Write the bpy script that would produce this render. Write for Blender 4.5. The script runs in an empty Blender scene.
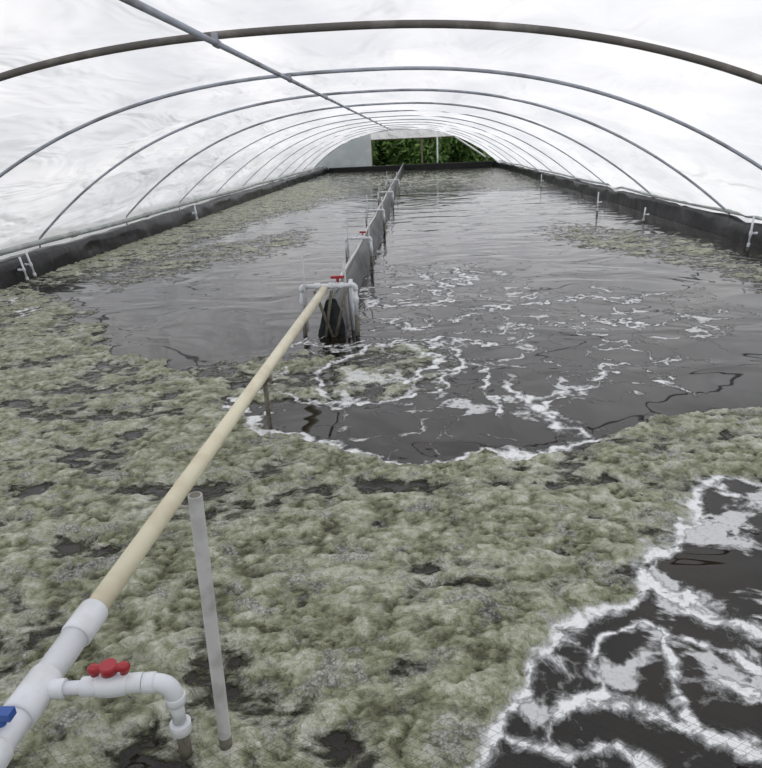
import bpy, math, numpy as np, random
from mathutils import Vector, Matrix
random.seed(3); np.random.seed(3)
sc=bpy.context.scene
sc.view_settings.view_transform='Standard'
F=650.0; H=1.5
R=(Matrix.Rotation(math.radians(3.7),3,'Z')@Matrix.Rotation(math.radians(90-20.3),3,'X')@Matrix.Rotation(math.radians(-2.6),3,'Z'))
C=Vector((0,0,H))
# survey helper: photo measurement -> world point on a horizontal plane
def P(px,py,z=0.0):
    d=R@Vector(((px-381)/F,-(py-384)/F,-1)); t=(z-H)/d.z
    return C+d*t
def proj(p):
    v=R.transposed()@(Vector(p)-C); return (381+F*v.x/-v.z, 384-F*v.y/-v.z)
def height_at(base,py):
    lo,hi=0,3
    for _ in range(40):
        m=(lo+hi)/2
        if proj((base[0],base[1],m))[1]>py: lo=m
        else: hi=m
    return lo
# ------------------------------------------------------------ materials
def mat(name,col,rough=.5,metal=0,spec=.5,noise=None,bump=0,bscale=30,trans=0):
    m=bpy.data.materials.new(name); m.use_nodes=True; nt=m.node_tree; b=nt.nodes['Principled BSDF']
    b.inputs['Base Color'].default_value=(*col,1); b.inputs['Roughness'].default_value=rough
    b.inputs['Metallic'].default_value=metal; b.inputs['Specular IOR Level'].default_value=spec
    g=nt.nodes.new('ShaderNodeNewGeometry')
    if noise:
        col2,scale,lo,hi=noise
        n=nt.nodes.new('ShaderNodeTexNoise'); n.inputs['Scale'].default_value=scale; n.inputs['Detail'].default_value=6
        nt.links.new(g.outputs['Position'],n.inputs['Vector'])
        r=nt.nodes.new('ShaderNodeValToRGB'); r.color_ramp.elements[0].position=lo; r.color_ramp.elements[1].position=hi
        r.color_ramp.elements[0].color=(*col,1); r.color_ramp.elements[1].color=(*col2,1)
        nt.links.new(n.outputs['Fac'],r.inputs['Fac']); nt.links.new(r.outputs['Color'],b.inputs['Base Color'])
    if bump:
        n=nt.nodes.new('ShaderNodeTexNoise'); n.inputs['Scale'].default_value=bscale; n.inputs['Detail'].default_value=5
        nt.links.new(g.outputs['Position'],n.inputs['Vector'])
        bp=nt.nodes.new('ShaderNodeBump'); bp.inputs['Strength'].default_value=bump; bp.inputs['Distance'].default_value=.02
        nt.links.new(n.outputs['Fac'],bp.inputs['Height']); nt.links.new(bp.outputs['Normal'],b.inputs['Normal'])
    return m
M_white=mat('pvc_white',(.74,.76,.80),.35,noise=((.55,.56,.55),9,.5,.75))
M_yellow=mat('pvc_aged_yellow',(.76,.71,.54),.4,noise=((.58,.51,.35),5,.42,.72))
M_greypvc=mat('pvc_grey',(.58,.58,.58),.5,noise=((.34,.34,.33),14,.45,.75))
M_grime=mat('pvc_grime',(.10,.095,.07),.6,noise=((.22,.2,.16),40,.4,.7))
M_red=mat('valve_red',(.36,.02,.03),.35)
M_blue=mat('valve_blue',(.03,.09,.35),.35)
M_steel=mat('galvanised_steel',(.40,.43,.49),.5,.0,noise=((.22,.23,.25),4,.45,.7))
M_rust=mat('weathered_steel',(.13,.12,.11),.7,.1,noise=((.28,.265,.24),6,.5,.75))
M_liner=mat('black_liner',(.006,.006,.007),.33,spec=.3,noise=((.016,.016,.016),5,.5,.8),bump=.8,bscale=5)
M_divl=mat('divider_liner',(.012,.015,.017),.38,noise=((.05,.058,.06),8,.45,.75),bump=.5,bscale=12)
M_rail=mat('rail_tarp',(.34,.37,.35),.6,noise=((.52,.56,.54),4,.4,.7))
M_wood=mat('weathered_wood',(.20,.17,.13),.8,noise=((.11,.09,.07),12,.4,.7))
M_grass=mat('grass_ground',(.05,.10,.02),.9,noise=((.12,.14,.05),3,.4,.7))
M_leaf=mat('foliage',(.03,.08,.015),.6,noise=((.15,.27,.06),3,.35,.62))
M_net=mat('net_twine',(.02,.02,.02),.8)
M_dirtwall=mat('translucent_panel_sheet',(.50,.55,.54),.6,noise=((.62,.66,.65),2,.4,.7))
# film
M_film=bpy.data.materials.new('greenhouse_poly_film'); M_film.use_nodes=True
nt=M_film.node_tree; nt.nodes.clear()
out=nt.nodes.new('ShaderNodeOutputMaterial'); tr=nt.nodes.new('ShaderNodeBsdfTranslucent'); di=nt.nodes.new('ShaderNodeBsdfDiffuse'); gl=nt.nodes.new('ShaderNodeBsdfGlossy')
mx=nt.nodes.new('ShaderNodeMixShader'); mx2=nt.nodes.new('ShaderNodeMixShader')
g=nt.nodes.new('ShaderNodeNewGeometry'); mp=nt.nodes.new('ShaderNodeMapping'); mp.inputs['Scale'].default_value=(1.0,.40,1.0); mp.inputs['Rotation'].default_value=(0,0,.7)
nt.links.new(g.outputs['Position'],mp.inputs['Vector'])
n=nt.nodes.new('ShaderNodeTexNoise'); n.inputs['Scale'].default_value=1.5; n.inputs['Detail'].default_value=3; n.inputs['Distortion'].default_value=.5
nt.links.new(mp.outputs['Vector'],n.inputs['Vector'])
bp=nt.nodes.new('ShaderNodeBump'); bp.inputs['Strength'].default_value=.9; bp.inputs['Distance'].default_value=.24
nt.links.new(n.outputs['Fac'],bp.inputs['Height'])
for s in (tr,di,gl): nt.links.new(bp.outputs['Normal'],s.inputs['Normal'])
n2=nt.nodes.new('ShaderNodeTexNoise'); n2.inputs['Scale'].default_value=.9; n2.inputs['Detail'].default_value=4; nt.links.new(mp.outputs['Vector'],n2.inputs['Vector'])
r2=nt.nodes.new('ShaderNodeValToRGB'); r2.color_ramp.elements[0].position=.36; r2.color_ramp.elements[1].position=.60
r2.color_ramp.elements[0].color=(.71,.72,.755,1); r2.color_ramp.elements[1].color=(.86,.86,.88,1); nt.links.new(n2.outputs['Fac'],r2.inputs['Fac']); nt.links.new(r2.outputs['Color'],tr.inputs['Color'])  # soft grey-to-white shading of the film put into its colour
di.inputs['Color'].default_value=(.86,.87,.89,1); gl.inputs['Roughness'].default_value=.3; gl.inputs['Color'].default_value=(.9,.9,.9,1)
mx.inputs[0].default_value=.25; mx2.inputs[0].default_value=.04
nt.links.new(tr.outputs[0],mx.inputs[1]); nt.links.new(di.outputs[0],mx.inputs[2]); nt.links.new(mx.outputs[0],mx2.inputs[1]); nt.links.new(gl.outputs[0],mx2.inputs[2]); nt.links.new(mx2.outputs[0],out.inputs[0])

# ------------------------------------------------------------ mesh builder
class MB:
    def __init__(s): s.v=[];s.f=[];s.mi=[];s.mats=[];s.sm=[]
    def m(s,mt):
        if mt not in s.mats: s.mats.append(mt)
        return s.mats.index(mt)
    def tube(s,pts,r,mt,seg=16,cap=True):
        pts=[Vector(p) for p in pts]; n=len(pts); rr=r if isinstance(r,(list,tuple)) else [r]*n
        mi=s.m(mt); b0=len(s.v); T=[]
        for i in range(n):
            a=pts[max(i-1,0)]; b=pts[min(i+1,n-1)]; T.append((b-a).normalized())
        up=Vector((0,0,1)) if abs(T[0].z)<.9 else Vector((1,0,0))
        N=(up-T[0]*up.dot(T[0])).normalized()
        for i in range(n):
            N=(N-T[i]*N.dot(T[i])).normalized(); B=T[i].cross(N)
            for k in range(seg):
                a=2*math.pi*k/seg; s.v.append(pts[i]+(N*math.cos(a)+B*math.sin(a))*rr[i])
        for i in range(n-1):
            for k in range(seg):
                k2=(k+1)%seg; s.f.append((b0+i*seg+k,b0+i*seg+k2,b0+(i+1)*seg+k2,b0+(i+1)*seg+k)); s.mi.append(mi); s.sm.append(True)
        if cap:
            s.f.append(tuple(b0+k for k in range(seg))[::-1]); s.mi.append(mi); s.sm.append(False)
            s.f.append(tuple(b0+(n-1)*seg+k for k in range(seg))); s.mi.append(mi); s.sm.append(False)
    def collar(s,a,b,r,mt):  # fitting socket with bevelled lips
        a=Vector(a);b=Vector(b);d=(b-a)
        s.tube([a,a+d*.06,a+d*.94,b],[r*.93,r,r,r*.93],mt,20)
    def elbow(s,a,c,b,r,mt,n=8):
        a,c,b=Vector(a),Vector(c),Vector(b); pts=[]
        for i in range(n+1):
            t=i/n; pts.append(a*(1-t)**2+c*2*t*(1-t)+b*t*t)
        s.tube(pts,r,mt,18)
    def box(s,c,h,mt,rot=None):
        c=Vector(c); mi=s.m(mt); b0=len(s.v)
        for x in(-1,1):
            for y in(-1,1):
                for z in(-1,1):
                    q=Vector((x*h[0],y*h[1],z*h[2])); 
                    if rot is not None: q=rot@q
                    s.v.append(c+q)
        for f in ((0,1,3,2),(4,6,7,5),(0,4,5,1),(2,3,7,6),(0,2,6,4),(1,5,7,3)):
            s.f.append(tuple(b0+i for i in f)); s.mi.append(mi); s.sm.append(False)
    def finish(s,name,bevel=0):
        me=bpy.data.meshes.new(name); me.from_pydata([tuple(v) for v in s.v],[],s.f)
        for m in s.mats: me.materials.append(m)
        me.polygons.foreach_set('material_index',s.mi); me.polygons.foreach_set('use_smooth',s.sm); me.update()
        o=bpy.data.objects.new(name,me); sc.collection.objects.link(o)
        if bevel:
            b=o.modifiers.new('b','BEVEL'); b.width=bevel; b.segments=2
        return o
# ------------------------------------------------------------ numpy noise
G=np.random.rand(256,256)
def vn(x,y):
    xi=np.floor(x).astype(int); yi=np.floor(y).astype(int); fx=x-xi; fy=y-yi; fx=fx*fx*(3-2*fx); fy=fy*fy*(3-2*fy)
    a=G[xi%256,yi%256];b=G[(xi+1)%256,yi%256];c=G[xi%256,(yi+1)%256];d=G[(xi+1)%256,(yi+1)%256]
    return (a*(1-fx)+b*fx)*(1-fy)+(c*(1-fx)+d*fx)*fy
def fbm(x,y,o=4):
    s=0;a=.5;t=0
    for i in range(o): 
        ca,sa=math.cos(i*.7),math.sin(i*.7)
        s=s+a*vn((x*ca-y*sa)*2**i+17.3*i,(x*sa+y*ca)*2**i+5.1*i); t+=a; a*=.5
    return s/t
# ------------------------------------------------------------ water
XL,XR,YN,YF=-5.1,4.5,-2.2,39.86
xs=np.linspace(XL,XR,860)
ys=[YN]
while ys[-1]<YF:
    y=ys[-1]; ys.append(min(YF,y+(.06 if y<.7 else max(.009,.0045*y))))
ys=np.array(ys)
X,Y=np.meshgrid(xs,ys); sh=X.shape; X=X.ravel(); Y=Y.ravel()
wsc=np.clip(Y,1.2,12)*.03
lx=(fbm(X*3,Y*3)-.5)*wsc*3; ly=(fbm(X*3+40,Y*3+9)-.5)*wsc*4
hx=(fbm(X*12+9,Y*12)-.5)*wsc; hy=(fbm(X*12+70,Y*12+30)-.5)*wsc
wx=X+lx+hx*2.4; wy=Y+ly+hy*2.8
fx_=X+lx*1.1+hx*1.6; fy_=Y+ly*1.1+hy*1.8
def W(poly): return np.array([[P(*p).x,P(*p).y] for p in poly])
def segd(ax,ay,bx,by,x,y):
    dx=bx-ax;dy=by-ay;L=dx*dx+dy*dy+1e-12
    t=np.clip(((x-ax)*dx+(y-ay)*dy)/L,0,1); return np.hypot(x-ax-t*dx,y-ay-t*dy)
def sdpoly(px,wx=wx,wy=wy):
    p=W(px); d=np.full(wx.shape,1e9); ins=np.zeros(wx.shape,bool); n=len(p)
    for i in range(n):
        ax,ay=p[i];bx,by=p[(i+1)%n]
        d=np.minimum(d,segd(ax,ay,bx,by,wx,wy))
        c=((ay>wy)!=(by>wy)); c&=(wx<(bx-ax)*(wy-ay)/((by-ay) if by!=ay else 1e-9)+ax); ins^=c
    return np.where(ins,d,-d)
def region(px,val,feather,a=None,b=None):
    return val*np.clip(.5+(sdpoly(px) if a is None else sdpoly(px,a,b))/(feather*np.clip(Y,1,40)),0,1)
scum=np.zeros_like(X); net=np.zeros_like(X); foam=np.zeros_like(X)
lowR=[(900,470),(762,480),(700,500),(690,535),(655,555),(620,590),(590,610),(555,640),(530,670),(505,710),(485,768),(470,830),(900,830)]
A=[(-60,900),(-60,292),(20,284),(60,300),(90,332),(110,350),(190,380),(225,392),(212,410),(300,433),(390,453),(480,458),(560,448),(610,432),(680,416),(850,398),(900,470),(762,480),(700,500),(690,535),(655,555),(620,590),(590,610),(555,640),(530,670),(505,710),(485,768),(470,900)]
scum=np.maximum(scum,region(A,.90,.02,fx_,fy_))
B=[(-60,700),(-60,292),(20,284),(60,300),(90,332),(110,350),(190,380),(225,392),(212,410),(200,470),(120,560)]
scum=scum-region(B,.10,.25)*(scum>.1)
scum=np.where((Y<1.15)&(X<.3),.90,scum)
for poly,v,fe in [
 ([(-200,300),(20,290),(80,275),(150,258),(240,226),(300,208),(350,192),(330,178),(180,205),(0,270),(-200,310)],.76,.06),
 ([(560,226),(600,230),(670,237),(762,262),(900,300),(900,330),(762,284),(690,264),(620,250),(570,240)],.56,.06),
 ([(300,176),(520,171),(560,185),(470,186),(380,190),(300,190)],.48,.3),
 ([(330,398),(335,355),(400,342),(450,355),(455,375),(410,394)],.42,.05),
 ([(165,385),(200,372),(330,352),(330,398),(230,402)],.64,.04),
 ([(110,275),(200,248),(300,232),(300,244),(200,268),(110,290)],.46,.05)]:
    scum=np.maximum(scum,region(poly,v,fe))
net=np.maximum(net,region(lowR,.95,.01,fx_,fy_))
net=np.maximum(net,region([(225,402),(300,350),(380,268),(470,258),(530,288),(690,288),(762,318),(700,360),(560,440),(400,450)],.46,.04))
lines=[([(860,470),(775,478),(700,500),(693,530),(655,555),(625,590),(590,610),(552,642),(530,672),(507,710),(478,790)],11),
([(640,572),(665,592),(700,605),(762,622),(820,640)],18),([(660,585),(690,590),(730,612)],16),([(700,640),(740,645),(762,670)],9),
([(590,640),(625,620),(665,630),(700,640)],5),([(560,700),(600,690),(640,705),(690,730),(762,760)],15),([(590,640),(600,690)],5),
([(665,630),(672,680),(690,730)],7),([(500,735),(560,745),(620,740),(660,775)],12),([(740,500),(790,520)],8),([(700,520),(762,540)],4),([(720,680),(782,700)],14),
([(215,408),(260,425),(300,432),(350,442),(390,452),(440,456),(480,456),(530,452),(565,445),(600,436)],5),
([(520,383),(535,395),(545,408),(560,418),(578,432)],8),([(545,408),(590,380),(600,363),(640,365)],3.5),
([(330,405),(380,402),(420,395),(450,385),(465,360),(440,345),(400,340),(360,350),(330,365),(320,385),(330,405)],4.5),
([(385,385),(420,375),(440,360)],5),([(365,290),(400,287),(440,290),(465,280),(455,268),(430,266)],4),([(370,300),(410,308),(450,300),(440,290)],3.6),
([(380,325),(440,320),(500,308),(560,300),(620,298),(665,295)],4),([(480,330),(520,322),(580,320),(640,325),(690,322)],3),
([(440,345),(500,345),(540,335)],3),([(300,345),(340,340),(400,340)],2.6),([(280,370),(310,362),(350,355)],2.8),
([(465,360),(490,375),(500,400),(495,420)],3),([(640,370),(690,385)],2.2),([(230,400),(260,390),(320,400)],3.2),([(-10,295),(25,300),(10,320)],2)]
for l,w in lines:
    p=W(l)
    for i in range(len(p)-1):
        d=segd(*p[i],*p[i+1],fx_,fy_)
        dep=np.clip(Y*.94+.5,1,50); ww=w*dep/650*(1.0 if w>8 else 1.0+.25*dep/3)
        foam=np.maximum(foam,np.clip(1.0-d/(ww*1.7),0,1))
scum=scum*np.clip(1-foam*.3,0,1)
# relief of the scum : puffy lumps divided by creases, with low wet gaps
patch=fbm(X*4.2+3,Y*6.4,5)
w1=fbm(X*4,Y*4,3)*1.2; bl=np.clip(np.abs(fbm(X*6+w1,Y*8+w1,5)-.5)*6,0,1)
bl2=np.clip(np.abs(fbm(X*17+30+w1,Y*20,3)-.5)*5,0,1)
fine=fbm(X*34,Y*36,2)
dens=scum+(patch-.5)*2.1
gate=np.clip(scum*2,0,1)
cov=np.clip((dens-.36)*1.9,0,1)*gate
hh=np.sqrt(bl)*.6+bl2*.35+fine*.2
zz=cov*hh*.032*np.clip(1-foam*1.5,0,1)+foam*.003*fine
nr,nc=sh
me=bpy.data.meshes.new('pond_water'); co3=np.stack([X,Y,zz],1).astype(np.float32)
me.vertices.add(len(X)); me.vertices.foreach_set('co',co3.ravel())
ii=(np.arange(nr-1)[:,None]*nc+np.arange(nc-1)[None,:]).ravel()
fc=np.stack([ii,ii+1,ii+nc+1,ii+nc],1).astype(np.int32)
me.loops.add(fc.size); me.loops.foreach_set('vertex_index',fc.ravel())
me.polygons.add(len(fc)); me.polygons.foreach_set('loop_start',np.arange(0,fc.size,4,dtype=np.int32))
me.polygons.foreach_set('use_smooth',np.ones(len(fc),bool)); me.update(calc_edges=True)
for nm,a in (('scum',scum),('foam',foam),('net',net),('cov',cov),('hgt',np.clip(hh,0,1))):
    at=me.attributes.new(nm,'FLOAT','POINT'); at.data.foreach_set('value',a.astype(np.float32))
water=bpy.data.objects.new('pond_water',me); sc.collection.objects.link(water)
M=bpy.data.materials.new('pond_water_with_biofloc'); M.use_nodes=True; nt=M.node_tree; L=nt.links; b=nt.nodes['Principled BSDF']
def N(t,**k):
    x=nt.nodes.new(t)
    for a,v in k.items(): setattr(x,a,v)
    return x
def math_(op,a,b_=None,c=None,clamp=False):
    x=N('ShaderNodeMath',operation=op,use_clamp=clamp)
    for i,v in enumerate((a,b_,c)):
        if v is None: continue
        if isinstance(v,(int,float)): x.inputs[i].default_value=v
        else: L.new(v,x.inputs[i])
    return x.outputs[0]
def attr(n): return N('ShaderNodeAttribute',attribute_name=n).outputs['Fac']
geo=N('ShaderNodeNewGeometry').outputs['Position']
def noise(scale,detail=5,rough=.55,dist=0,vec=None):
    x=N('ShaderNodeTexNoise'); x.inputs['Scale'].default_value=scale; x.inputs['Detail'].default_value=detail; x.inputs['Roughness'].default_value=rough; x.inputs['Distortion'].default_value=dist
    L.new(vec or geo,x.inputs['Vector']); return x
def step(v,lo,hi,a=0,b_=1):
    x=N('ShaderNodeMapRange',interpolation_type='SMOOTHSTEP'); x.inputs['From Min'].default_value=lo; x.inputs['From Max'].default_value=hi
    x.inputs['To Min'].default_value=a; x.inputs['To Max'].default_value=b_; L.new(v,x.inputs['Value']); return x.outputs['Result']
def ramp(v,els):
    x=N('ShaderNodeValToRGB'); e=x.color_ramp.elements
    while len(e)<len(els): e.new(.5)
    for i,(p,c) in enumerate(els): e[i].position=p; e[i].color=(*c,1)
    L.new(v,x.inputs['Fac']); return x.outputs['Color']
def mix(f,a,c):
    x=N('ShaderNodeMix',data_type='RGBA'); L.new(f,x.inputs[0]); L.new(a,x.inputs[6]); L.new(c,x.inputs[7]); return x.outputs[2]
mp=N('ShaderNodeMapping'); mp.inputs['Scale'].default_value=(1,1.4,1); L.new(geo,mp.inputs['Vector'])
nmid=noise(9,6,.64,.5,mp.outputs['Vector']).outputs['Fac']
nfn=noise(38,3,.6); nfine=nfn.outputs['Fac']
sA=attr('scum'); fA=attr('foam'); nA=attr('net'); cA=attr('cov'); hA=attr('hgt')
s_raw=math_('ADD',cA,math_('MULTIPLY',math_('SUBTRACT',nmid,.5),2.4))
sM=math_('MULTIPLY',step(s_raw,-.02,.45),step(sA,.02,.2))
# bubbles: fine froth cells and larger rounded clumps, both jittered
va=N('ShaderNodeVectorMath',operation='MULTIPLY_ADD'); L.new(nfn.outputs['Color'],va.inputs[0]); va.inputs[1].default_value=(.03,.03,0); L.new(geo,va.inputs[2])
vo=N('ShaderNodeTexVoronoi'); vo.inputs['Scale'].default_value=95; L.new(va.outputs[0],vo.inputs['Vector']); bub=vo.outputs['Distance']
vc_=N('ShaderNodeTexVoronoi'); vc_.inputs['Scale'].default_value=34; L.new(va.outputs[0],vc_.inputs['Vector']); clump=vc_.outputs['Distance']
cl=math_('SUBTRACT',.45,clump)
sv=math_('ADD',math_('ADD',math_('MULTIPLY',nmid,.68),math_('MULTIPLY',nfine,.32)),math_('MULTIPLY',math_('SUBTRACT',hA,.60),.34))
sv=math_('ADD',sv,math_('MULTIPLY',cl,.11))  # crease shade between lumps and clumps put into the scum colour
scol=ramp(sv,[(.30,(.045,.044,.024)),(.40,(.13,.135,.076)),(.49,(.25,.262,.165)),(.58,(.38,.395,.275)),(.72,(.62,.62,.53))])
rimf=math_('MULTIPLY',step(s_raw,.2,.4),step(s_raw,.45,.8,1,0))
lil=math_('MAXIMUM',step(noise(4.5,6,.68,.8,mp.outputs['Vector']).outputs['Fac'],.53,.64),math_('MULTIPLY',rimf,.6))
lilc=ramp(bub,[(.0,(.78,.78,.79)),(.35,(.48,.48,.49)),(.75,(.14,.14,.13))])
scol=mix(math_('MULTIPLY',lil,.62),scol,lilc)
wv=noise(2.5,4,.55); vadd=N('ShaderNodeVectorMath',operation='MULTIPLY_ADD'); L.new(wv.outputs['Color'],vadd.inputs[0]); vadd.inputs[1].default_value=(.9,.9,0); L.new(geo,vadd.inputs[2])
ve=N('ShaderNodeTexVoronoi',feature='DISTANCE_TO_EDGE'); ve.inputs['Scale'].default_value=2.6; L.new(vadd.outputs[0],ve.inputs['Vector'])
nlow=noise(3.2,5,.6,.6).outputs['Fac']
thick=math_('MULTIPLY',math_('MULTIPLY',nA,step(nlow,.42,.64)),.24)
nb=math_('MULTIPLY',step(math_('ADD',math_('SUBTRACT',thick,ve.outputs['Distance']),math_('MULTIPLY',math_('SUBTRACT',nfine,.5),.12)),-.02,.09),step(nA,.1,.3))
nfo=noise(13,8,.72,.5).outputs['Fac']
fM=step(math_('ADD',fA,math_('MULTIPLY',math_('SUBTRACT',nfo,.5),2.3)),.30,.92)
fM=math_('MULTIPLY',fM,step(fA,.0,.35))
fM=math_('MAXIMUM',fM,math_('MULTIPLY',nb,.7))
wcol=ramp(noise(1.5,4).outputs['Fac'],[(.35,(.006,.005,.004)),(.7,(.018,.014,.009))])
fcol=ramp(bub,[(.0,(.88,.89,.90)),(.7,(.78,.79,.80)),(.98,(.56,.56,.56))])
c=mix(sM,wcol,scol); c=mix(fM,c,fcol); L.new(c,b.inputs['Base Color'])
cov_=math_('MAXIMUM',sM,fM)
L.new(step(cov_,0,1,.03,.42),b.inputs['Roughness']); b.inputs['IOR'].default_value=1.40
rip=N('ShaderNodeBump'); rip.inputs['Strength'].default_value=.75; rip.inputs['Distance'].default_value=.03; L.new(noise(.95,2.0,.42,1.2,mp.outputs['Vector']).outputs['Fac'],rip.inputs['Height'])
hs=math_('ADD',math_('ADD',math_('MULTIPLY',nmid,1.1),math_('MULTIPLY',cl,.5)),math_('ADD',math_('MULTIPLY',nfine,.25),math_('MULTIPLY',math_('SUBTRACT',1,bub),.28)))
h=math_('ADD',math_('MULTIPLY',math_('MULTIPLY',sM,math_('SUBTRACT',1,fM)),hs),math_('MULTIPLY',fM,.6))
b2=N('ShaderNodeBump'); b2.inputs['Strength'].default_value=1; b2.inputs['Distance'].default_value=.028; L.new(h,b2.inputs['Height']); L.new(rip.outputs[0],b2.inputs['Normal']); L.new(b2.outputs[0],b.inputs['Normal'])
me.materials.append(M)
# ------------------------------------------------------------ hoops and film
XC,ZB,RISE=-.5,.30,1.90
AL,NL,AR,NR=5.45,2.6,5.12,2.3
def archz(x):
    q=abs(x-XC)/(AL if x<XC else AR); return ZB+RISE*max(0,1-q**(NL if x<XC else NR))
HY=[-2.1,.4,2.6,4.6,7.2,10.1,13.4,16.6,19.8,23,26.2,29.4,32.6,35.8,40.0]
for i,y in enumerate(HY):
    m=MB(); pts=[(XC-AL,y,-.14)]+[(x,y,archz(x)) for x in np.linspace(XC-AL,XC+AR,80)]+[(XC+AR,y,-.14)]
    m.tube(pts,.024 if y==4.6 else (.018 if y<14 else .013),M_rust if y==4.6 else M_steel,12); m.finish('greenhouse_hoop')
nx,ny=96,520; V=[];Fc=[]
yy=np.linspace(-2.15,40.15,ny)
xx=np.linspace(XC-AL-.05,XC+AR+.05,nx+1)
for y in yy:
    k=max([j for j in range(len(HY)) if HY[j]<=y] or [0]); y0=HY[k]; y1=HY[min(k+1,len(HY)-1)]
    q=min(max((y-y0)/(y1-y0),0),1) if y1>y0 else 0; sag=math.sin(math.pi*q)
    w1=fbm(xx*.9+y*.8,np.full(nx+1,y*.7)-xx*.5,3)-.5
    w2=fbm(xx*2.2-y*1.6+30,np.full(nx+1,y*.9)+xx*.3,2)-.5
    for j in range(nx+1):
        x=xx[j]
        if j in(0,nx): V.append((x,y,-.14)); continue
        e=.03; sl=(archz(x+e)-archz(x-e))/(2*e); nrm=Vector((-sl,0,1)).normalized()
        side_f=min(1,.2+abs(x+1.25)*.5)
        off=.045-sag*side_f*(.03+.20*max(w1[j]+.12,0)+.16*max(w2[j],0))
        V.append((x+nrm.x*off,y,archz(x)+nrm.z*off))
for a in range(ny-1):
    for j in range(nx):
        i0=a*(nx+1)+j; Fc.append((i0,i0+1,i0+nx+2,i0+nx+1))
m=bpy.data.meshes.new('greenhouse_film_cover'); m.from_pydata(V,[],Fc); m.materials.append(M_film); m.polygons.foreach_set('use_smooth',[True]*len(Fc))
o=bpy.data.objects.new('greenhouse_film_cover',m); sc.collection.objects.link(o)
def endwall(name,y,x0,x1,zlo=-.14,mt=M_film,ztop=9):
    V=[];Fc=[]; n=40
    for i in range(n+1):
        x=x0+(x1-x0)*i/n; zt=min(ztop,archz(x)+.03)
        V+= [(x,y,min(zlo,zt-.005)),(x,y,zt)]
    for i in range(n): Fc.append((2*i,2*i+2,2*i+3,2*i+1))
    m=bpy.data.meshes.new(name); m.from_pydata(V,[],Fc); m.materials.append(mt); o=bpy.data.objects.new(name,m); sc.collection.objects.link(o)
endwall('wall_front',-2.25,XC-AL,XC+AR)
endwall('wall_back',40.25,XC-AL,-2.55,mt=M_dirtwall)
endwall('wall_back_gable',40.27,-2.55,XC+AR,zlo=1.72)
# ridge pipe with clamps
m=MB(); XRg=-1.25
zr=archz(XRg)-.047
m.tube([(XRg,-2.0,zr),(XRg,39.9,zr)],.019,M_steel,12)
for y in HY[1:-1]:
    m.collar((XRg,y-.04,zr),(XRg,y+.04,zr),.026,M_steel); m.box((XRg,y-.03,zr+.03),(.02,.008,.03),M_steel)
m.finish('ridge_purlin_pipe')
# ------------------------------------------------------------ pond side walls (liner over berm)
def liner(name,x0,sgn):
    prof=[(0,-.12),(.0,.10),(.015,.20),(.03,.27),(.09,.30),(.24,.29),(.42,.25),(.55,.10),(.62,-.14)]
    V=[];Fc=[];n=500
    for i in range(n+1):
        y=-2.1+42.2*i/n
        for k,(a,z) in enumerate(prof):
            w=(fbm(np.array([y*1.6+k*.35]),np.array([k*.6+sgn*7.]),3)[0]-.35)
            V.append((x0+sgn*(a+max(w,0)*.12*(1 if k>0 else 0)),y,z+((w-.15)*.08 if k>1 else 0)))
    q=len(prof)
    for i in range(n):
        for k in range(q-1): Fc.append((i*q+k,i*q+k+1,(i+1)*q+k+1,(i+1)*q+k))
    m=bpy.data.meshes.new(name); m.from_pydata(V,[],Fc); m.materials.append(M_liner); m.polygons.foreach_set('use_smooth',[True]*len(Fc))
    o=bpy.data.objects.new(name,m); sc.collection.objects.link(o)
liner('wall_left',XL,-1); liner('wall_right',XR,1)
m=MB(); m.box(((XL+XR)/2,40.0,.10),(4.78,.12,.17),M_liner); m.finish('wall_pond_end',.03)
def rim(name,x,z,r,mt):
    m=MB(); pts=[(x+.02*math.sin(y*1.3),y,z+.012*math.sin(y*.9)) for y in np.linspace(-2.0,39.8,90)]
    m.tube(pts,r,mt,12)
    for y in np.arange(1,39,3.0): m.collar((x+.02*math.sin(y*1.3),y-.07,z+.012*math.sin(y*.9)),(x+.02*math.sin(y*1.3),y+.07,z+.012*math.sin(y*.9)),r*1.25,mt)
    m.finish(name)
rim('rim_rail_pipe',XL-.22,.38,.038,M_rail); rim('rim_rail_pipe',XR+.03,.35,.024,M_rail)
# vertical aeration standpipes along sides
def stand(base,h,lean=0,r=.013):
    m=MB(); b=Vector(base); t=b+Vector((lean,0,h)); u=t-b
    m.tube([b,b+u*.25],r*1.15,M_grime,12); m.tube([b+u*.2,t],r,M_white,12); m.collar(b+u*.50,b+u*.62,r*1.5,M_white); m.collar(b+u*.2,b+u*.3,r*1.5,M_white)
    s=-1 if b.x<0 else 1; e=b+u*.56
    m.tube([e,e+Vector((s*.07,0,.0))],r*.9,M_white,10); m.collar(e+Vector((s*.05,0,0)),e+Vector((s*.08,0,0)),r*1.3,M_white)
    m.finish('aeration_standpipe')
for px,py,h,l in [(17,281,.40,-.07),(8,284,.34,-.05),(192,222,.36,0),(181,222,.38,-.03),(747,252,.44,.02),(597,214,.42,.0),(541,188,.40,0),(643,222,.25,.02)]:
    b_=P(px,py,0); x=min(max(b_.x,XL+.09),XR-.09); stand((x,b_.y,-.03),h+.03,l)
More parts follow.
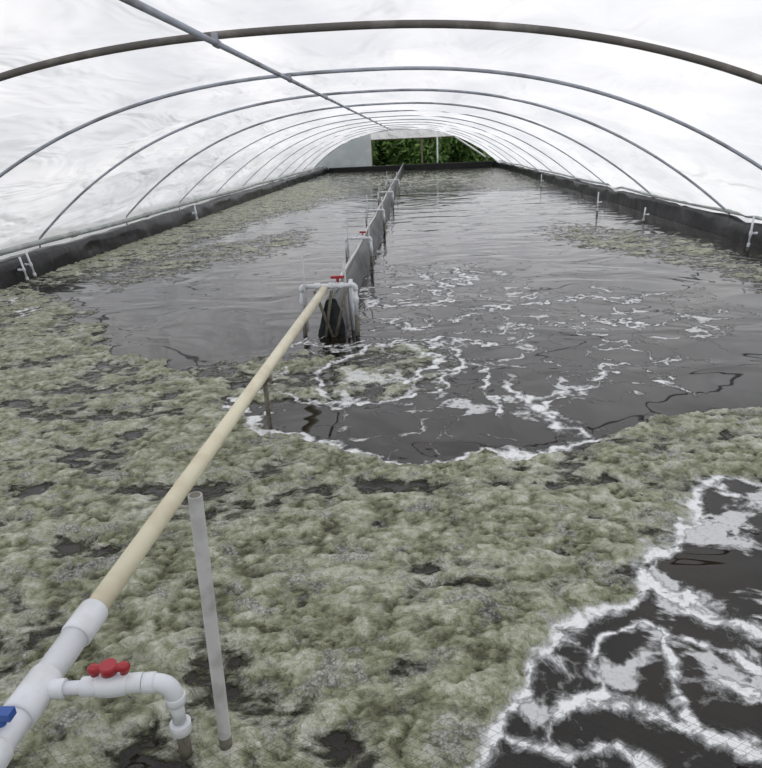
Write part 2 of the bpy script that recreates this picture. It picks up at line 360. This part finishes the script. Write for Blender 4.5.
# ------------------------------------------------------------ main supply pipe
vb=P(187,757,0); zb=height_at(vb,681); 
p0=P(10,728,zb); p1=P(325,288,.40); d=(p1-p0).normalized(); pj=P(85,625,zb)
tj=(pj-p0).dot(d); J=p0+d*tj
m=MB(); r=.037
start=p0-d*.9
m.tube([start,J],r,M_white,24); m.tube([J,p1],r*.88,M_yellow,24)
m.collar(J-d*.06,J+d*.05,r*1.16,M_white)
Tc=P(42,692,zb); T0=p0+d*((Tc-p0).dot(d))
m.collar(T0-d*.08,T0+d*.05,r*1.18,M_white)
m.collar(p0-d*.14,p0-d*.05,r*1.2,M_white)
bh=p0-d*.02; m.tube([bh,bh+Vector((0,0,r*1.7))],.013,M_blue,12); m.box(bh+Vector((0,0,r*1.75)),(.035,.013,.01),M_blue)
E=Vector((vb.x,vb.y,zb)); br=(E-T0); br.z=0; bd=br.normalized(); rb=.0175; T1=T0+bd*.02
m.tube([T1,E-bd*.05],rb,M_white,18)
m.collar(T0+bd*.03,T0+bd*.07,rb*1.4,M_white)
Lb=(E-T0).length; vc=T0+bd*(Lb*.56)
m.collar(vc-bd*.075,vc-bd*.035,rb*1.4,M_white); m.tube([vc-bd*.045,vc-bd*.03,vc,vc+bd*.03,vc+bd*.045],[rb*1.25,rb*1.65,rb*1.75,rb*1.65,rb*1.25],M_white,20); m.collar(vc+bd*.035,vc+bd*.075,rb*1.4,M_white)
m.tube([vc,vc+Vector((0,0,.045))],.012,M_white,14)
hz=vc+Vector((0,0,.052)); m.tube([hz-Vector((0,0,.012)),hz+Vector((0,0,.012))],.021,M_red,16)
m.tube([hz-bd*.050,hz-bd*.042,hz-bd*.014,hz+bd*.014,hz+bd*.042,hz+bd*.050],[.008,.013,.010,.010,.013,.008],M_red,12)
for s_ in(-1,1): m.tube([hz+bd*.036*s_-Vector((0,0,.016)),hz+bd*.036*s_+Vector((0,0,.010))],.011,M_red,12)
m.elbow(E-bd*.055,E,E-Vector((0,0,.055)),rb*1.32,M_white)
m.collar(E-bd*.07,E-bd*.04,rb*1.48,M_white); m.collar(E-Vector((0,0,.045)),E-Vector((0,0,.07)),rb*1.48,M_white)
m.tube([E-Vector((0,0,.06)),E-Vector((0,0,.13))],rb,M_white,18)
m.collar(E-Vector((0,0,zb*.52)),E-Vector((0,0,zb*.52+.032)),rb*1.55,M_white)
m.tube([E-Vector((0,0,zb*.52+.03)),(E.x,E.y,-.05)],rb*.95,M_grime,18)
for px,py in ((268,428),):
    q=P(px,py,0); tt=(q-p0).dot(d)/ (d.x*d.x+d.y*d.y); top=p0+d*tt; m.tube([(top.x,top.y,-.05),(top.x,top.y,top.z-.03)],.014,M_grime,10); m.box((top.x,top.y,top.z-.035),(.04,.02,.012),M_grime)
m.finish('water_supply_pipe')
tb=P(227,753,0); ht=height_at(tb,495)
m=MB(); tx=P(195,495,ht)
m.tube([(tb.x,tb.y,-.05),tb+(tx-tb)*.08],.0165,M_grime,16,True); m.tube([tb+(tx-tb)*.08,tx],.0163,M_greypvc,18,False)
m.tube([tx,tx-(tx-tb)*.05],.0125,M_grime,14); m.tube([tx-(tx-tb)*.002,tx],[.0163,.0130],M_greypvc,18,False)
m.finish('marker_standpipe')
# ------------------------------------------------------------ divider
h0=P(333,335,0); h1=P(404,168,0)
dd=(h1-h0); Ld=min(dd.length,39.7-h0.y); dd.normalize(); side=Vector((dd.y,-dd.x,0))
V=[];Fc=[];n=260; prof=[(-.15,-.1),(-.12,.05),(-.08,.19),(-.03,.30),(.0,.32),(.03,.30),(.05,.2),(.08,.05),(.10,-.1)]
for i in range(n+1):
    s=Ld*i/n; c_=h0+dd*s; sg=-.03*abs(math.sin(s*math.pi/2.4))
    for k,(a,z) in enumerate(prof):
        w=fbm(np.array([s*2.2]),np.array([k*.7]),3)[0]-.5
        v=c_+side*(a+w*.09); V.append((v.x,v.y,z+(sg if z>.1 else 0)+w*.03))
q=len(prof)
for i in range(n):
    for k in range(q-1): Fc.append((i*q+k,i*q+k+1,(i+1)*q+k+1,(i+1)*q+k))
Fc.append(tuple(range(q))); Fc.append(tuple(n*q+k for k in range(q))[::-1])
m=bpy.data.meshes.new('pond_divider_baffle'); m.from_pydata(V,[],Fc); m.materials.append(M_divl); m.polygons.foreach_set('use_smooth',[True]*(len(Fc)-2)+[False]*2)
o=bpy.data.objects.new('pond_divider_baffle',m); sc.collection.objects.link(o)
m=MB(); m.tube([(h0+dd*s)+side*.02+Vector((0,0,.36+.012*math.sin(s*1.9))) for s in np.linspace(.12,Ld,80)],.014,M_greypvc,12); m.finish('divider_top_pipe')
def manifold(s,head=False,k=1.0,valve=True):
    m=MB(); c_=h0+dd*s+Vector((0,0,.42 if head else .40)); sx=Vector((1,0,0)); rr=.018*k; w=.235*k
    a=c_-sx*w; b_=c_+sx*w*.9
    m.tube([a,b_],rr,M_white,14)
    for e,sg in((a,-1),(b_,1)):
        m.elbow(e-sx*sg*.03,e,e-Vector((0,0,.04)),rr*1.35,M_white)
        m.tube([e-Vector((0,0,.03)),(e.x,e.y,.16)],rr,M_white,14); m.tube([(e.x,e.y,.17),(e.x,e.y,-.1)],rr*1.05,M_grime,12)
        m.collar(e-Vector((0,0,.10)),e-Vector((0,0,.15)),rr*1.4,M_white)
    for o_ in(-.1,.02,.09): m.collar(c_+sx*o_*k-sx*.025,c_+sx*o_*k+sx*.025,rr*1.5,M_white)
    if head:
        m.tube([b_-sx*.05,b_-sx*.05+Vector((0,.14,0))],rr,M_white,12)
        m.tube([b_-sx*.05+Vector((0,.14,.02)),b_-sx*.05+Vector((0,.14,-.42))],rr,M_white,12)
    if valve:
        v=c_+sx*.07*k+Vector((0,0,.03)); m.tube([v,v+Vector((0,0,.035))],.012*k,M_red,12); m.box(v+Vector((0,0,.04)),(.055*k,.014,.011),M_red)
    m.tube([a+sx*.03+Vector((0,-.03,-.38)),a+sx*.03+Vector((0,-.03,.27))],.010*k,M_greypvc,10)
    m.tube([c_+sx*.13+Vector((0,.05,-.38)),c_+sx*.12+Vector((0,.05,.22))],.012*k,M_greypvc,10)
    if head:
        for x0,x1 in((-.12,.02),(.14,.02),(.02,-.06)):
            m.tube([c_+Vector((x0,-.05,-.03)),c_+Vector((x1,-.05,-.46))],.013,M_grime,10)
    m.finish('airlift_manifold')
manifold(.0,True)
for py,k in ((238,.72),(210,.72),(192,.8),(180,.9)):
    lo,hi=0,Ld
    for _ in range(30):
        md=(lo+hi)/2
        if proj(h0+dd*md+Vector((0,0,.4)))[1]>py: lo=md
        else: hi=md
    manifold(lo,False,k,valve=(py>230))
# ------------------------------------------------------------ netting at the near edge, stretched low over the water
V=[];Fc=[]
def strand(a,b,r=.00035):
    a=Vector(a);b=Vector(b);t=(b-a).normalized();u=t.orthogonal().normalized();w_=t.cross(u);b0=len(V)
    for p in(a,b):
        for k in range(3):
            q=2*math.pi*k/3; V.append(tuple(p+(u*math.cos(q)+w_*math.sin(q))*r))
    for k in range(3): Fc.append((b0+k,b0+(k+1)%3,b0+3+(k+1)%3,b0+3+k))
sp=.023
def nz(x,y): return .10+.015*math.sin(x*2.1)+.01*math.sin(x*7+y*9)
def npnt(i,j):
    x=-5.0+i*sp; y=.72+j*sp*.62
    return (x,y+.03*math.sin(x*3.0)+.006*math.sin(x*17),nz(x,y))
for i in range(int(9.4/sp)):
    for j in range(40):
        x=-5.0+i*sp
        if .72+j*sp*.62>1.20+.06*math.sin(x*1.3+1.2): continue
        if (i+j)%2==0: strand(npnt(i,j),npnt(i+1,j+1))
        else: strand(npnt(i+1,j),npnt(i,j+1))
m=bpy.data.meshes.new('bird_netting'); m.from_pydata(V,[],Fc); m.materials.append(M_net); o=bpy.data.objects.new('bird_netting',m); sc.collection.objects.link(o)
# ------------------------------------------------------------ far end frame, ground, foliage
m=MB()
for x in(-2.55,.4,4.2): m.box((x,40.45,.85),(.05,.05,.99),M_wood)
m.box((.8,40.45,1.72),(3.4,.05,.05),M_wood)
m.tube([(2.3,40.36,1.70),(4.1,40.36,.5)],.05,M_white,10); m.tube([(1.3,40.36,1.7),(1.3,40.36,.3)],.05,M_white,10)
m.finish('door_1',.01)
def ground(n,x0,x1,y0,y1,z,mt):
    V=[];Fc=[];k=30
    for i in range(k+1):
        for j in range(k+1):
            x=x0+(x1-x0)*i/k;y=y0+(y1-y0)*j/k; V.append((x,y,z))
    for i in range(k):
        for j in range(k): a=i*(k+1)+j; Fc.append((a,a+k+1,a+k+2,a+1))
    m=bpy.data.meshes.new(n); m.from_pydata(V,[],Fc); m.materials.append(mt); o=bpy.data.objects.new(n,m); sc.collection.objects.link(o)
ground('ground',-60,60,-40,110,-.15,M_grass)
def tree(x,y,h,w):
    m=MB(); m.tube([(x,y,-.15),(x+.1,y,h*.4),(x,y,h*.75)],[.14,.1,.04],M_wood,8)
    for k in range(4): 
        a=k*1.6; m.tube([(x,y,h*.3+k*.2),(x+math.cos(a)*w*.6,y+math.sin(a)*w*.6,h*.6+k*.15)],[.05,.02],M_wood,6)
    mi=m.m(M_leaf)
    for k in range(2600):
        a=random.uniform(0,6.28); u=random.random()**.5; zz_=random.uniform(-1,1); rr=w*math.sqrt(max(0,1-zz_*zz_*.7))*u*random.uniform(.8,1.15)
        c_=Vector((x+rr*math.cos(a),y+rr*math.sin(a),h*.52+zz_*h*.5)); s=random.uniform(.12,.26)
        e1=Vector((random.gauss(0,1),random.gauss(0,1),random.gauss(0,1))).normalized(); e2=e1.orthogonal().normalized()
        b0=len(m.v); m.v+= [c_-e1*s,c_+e2*s*.45,c_+e1*s,c_-e2*s*.45]; m.f.append((b0,b0+1,b0+2,b0+3)); m.mi.append(mi); m.sm.append(False)
    m.finish('shrub_tree')
for i in range(9): tree(-5.5+i*1.6,46+random.uniform(-1,2),random.uniform(3.4,4.6),random.uniform(1.4,1.9))
for i in range(7): tree(-6+i*2.3,51+random.uniform(-1,2),random.uniform(4.5,6),random.uniform(1.9,2.4))
# ------------------------------------------------------------ light
w=bpy.data.worlds.new('overcast_sky'); sc.world=w; w.use_nodes=True; nt=w.node_tree; bg=nt.nodes['Background']
tc=nt.nodes.new('ShaderNodeTexCoord'); sp_=nt.nodes.new('ShaderNodeSeparateXYZ'); nt.links.new(tc.outputs['Generated'],sp_.inputs[0])
rp=nt.nodes.new('ShaderNodeValToRGB'); rp.color_ramp.elements[0].color=(.70,.74,.78,1); rp.color_ramp.elements[1].color=(1,.985,.985,1); rp.color_ramp.elements[0].position=0; rp.color_ramp.elements[1].position=.7
nt.links.new(sp_.outputs[2],rp.inputs[0]); nt.links.new(rp.outputs[0],bg.inputs[0]); bg.inputs[1].default_value=1.15
sn=bpy.data.lights.new('sun','SUN'); sn.energy=1.9; sn.angle=math.radians(20); so=bpy.data.objects.new('sun',sn); sc.collection.objects.link(so); so.rotation_euler=(math.radians(-28),math.radians(30),0)
# ------------------------------------------------------------ camera
cam=bpy.data.cameras.new('camera'); co=bpy.data.objects.new('camera',cam); sc.collection.objects.link(co)
cam.sensor_fit='HORIZONTAL'; cam.sensor_width=36; cam.lens=36*F/762; cam.clip_start=.02
co.matrix_world=Matrix.Translation(C)@R.to_4x4(); sc.camera=co
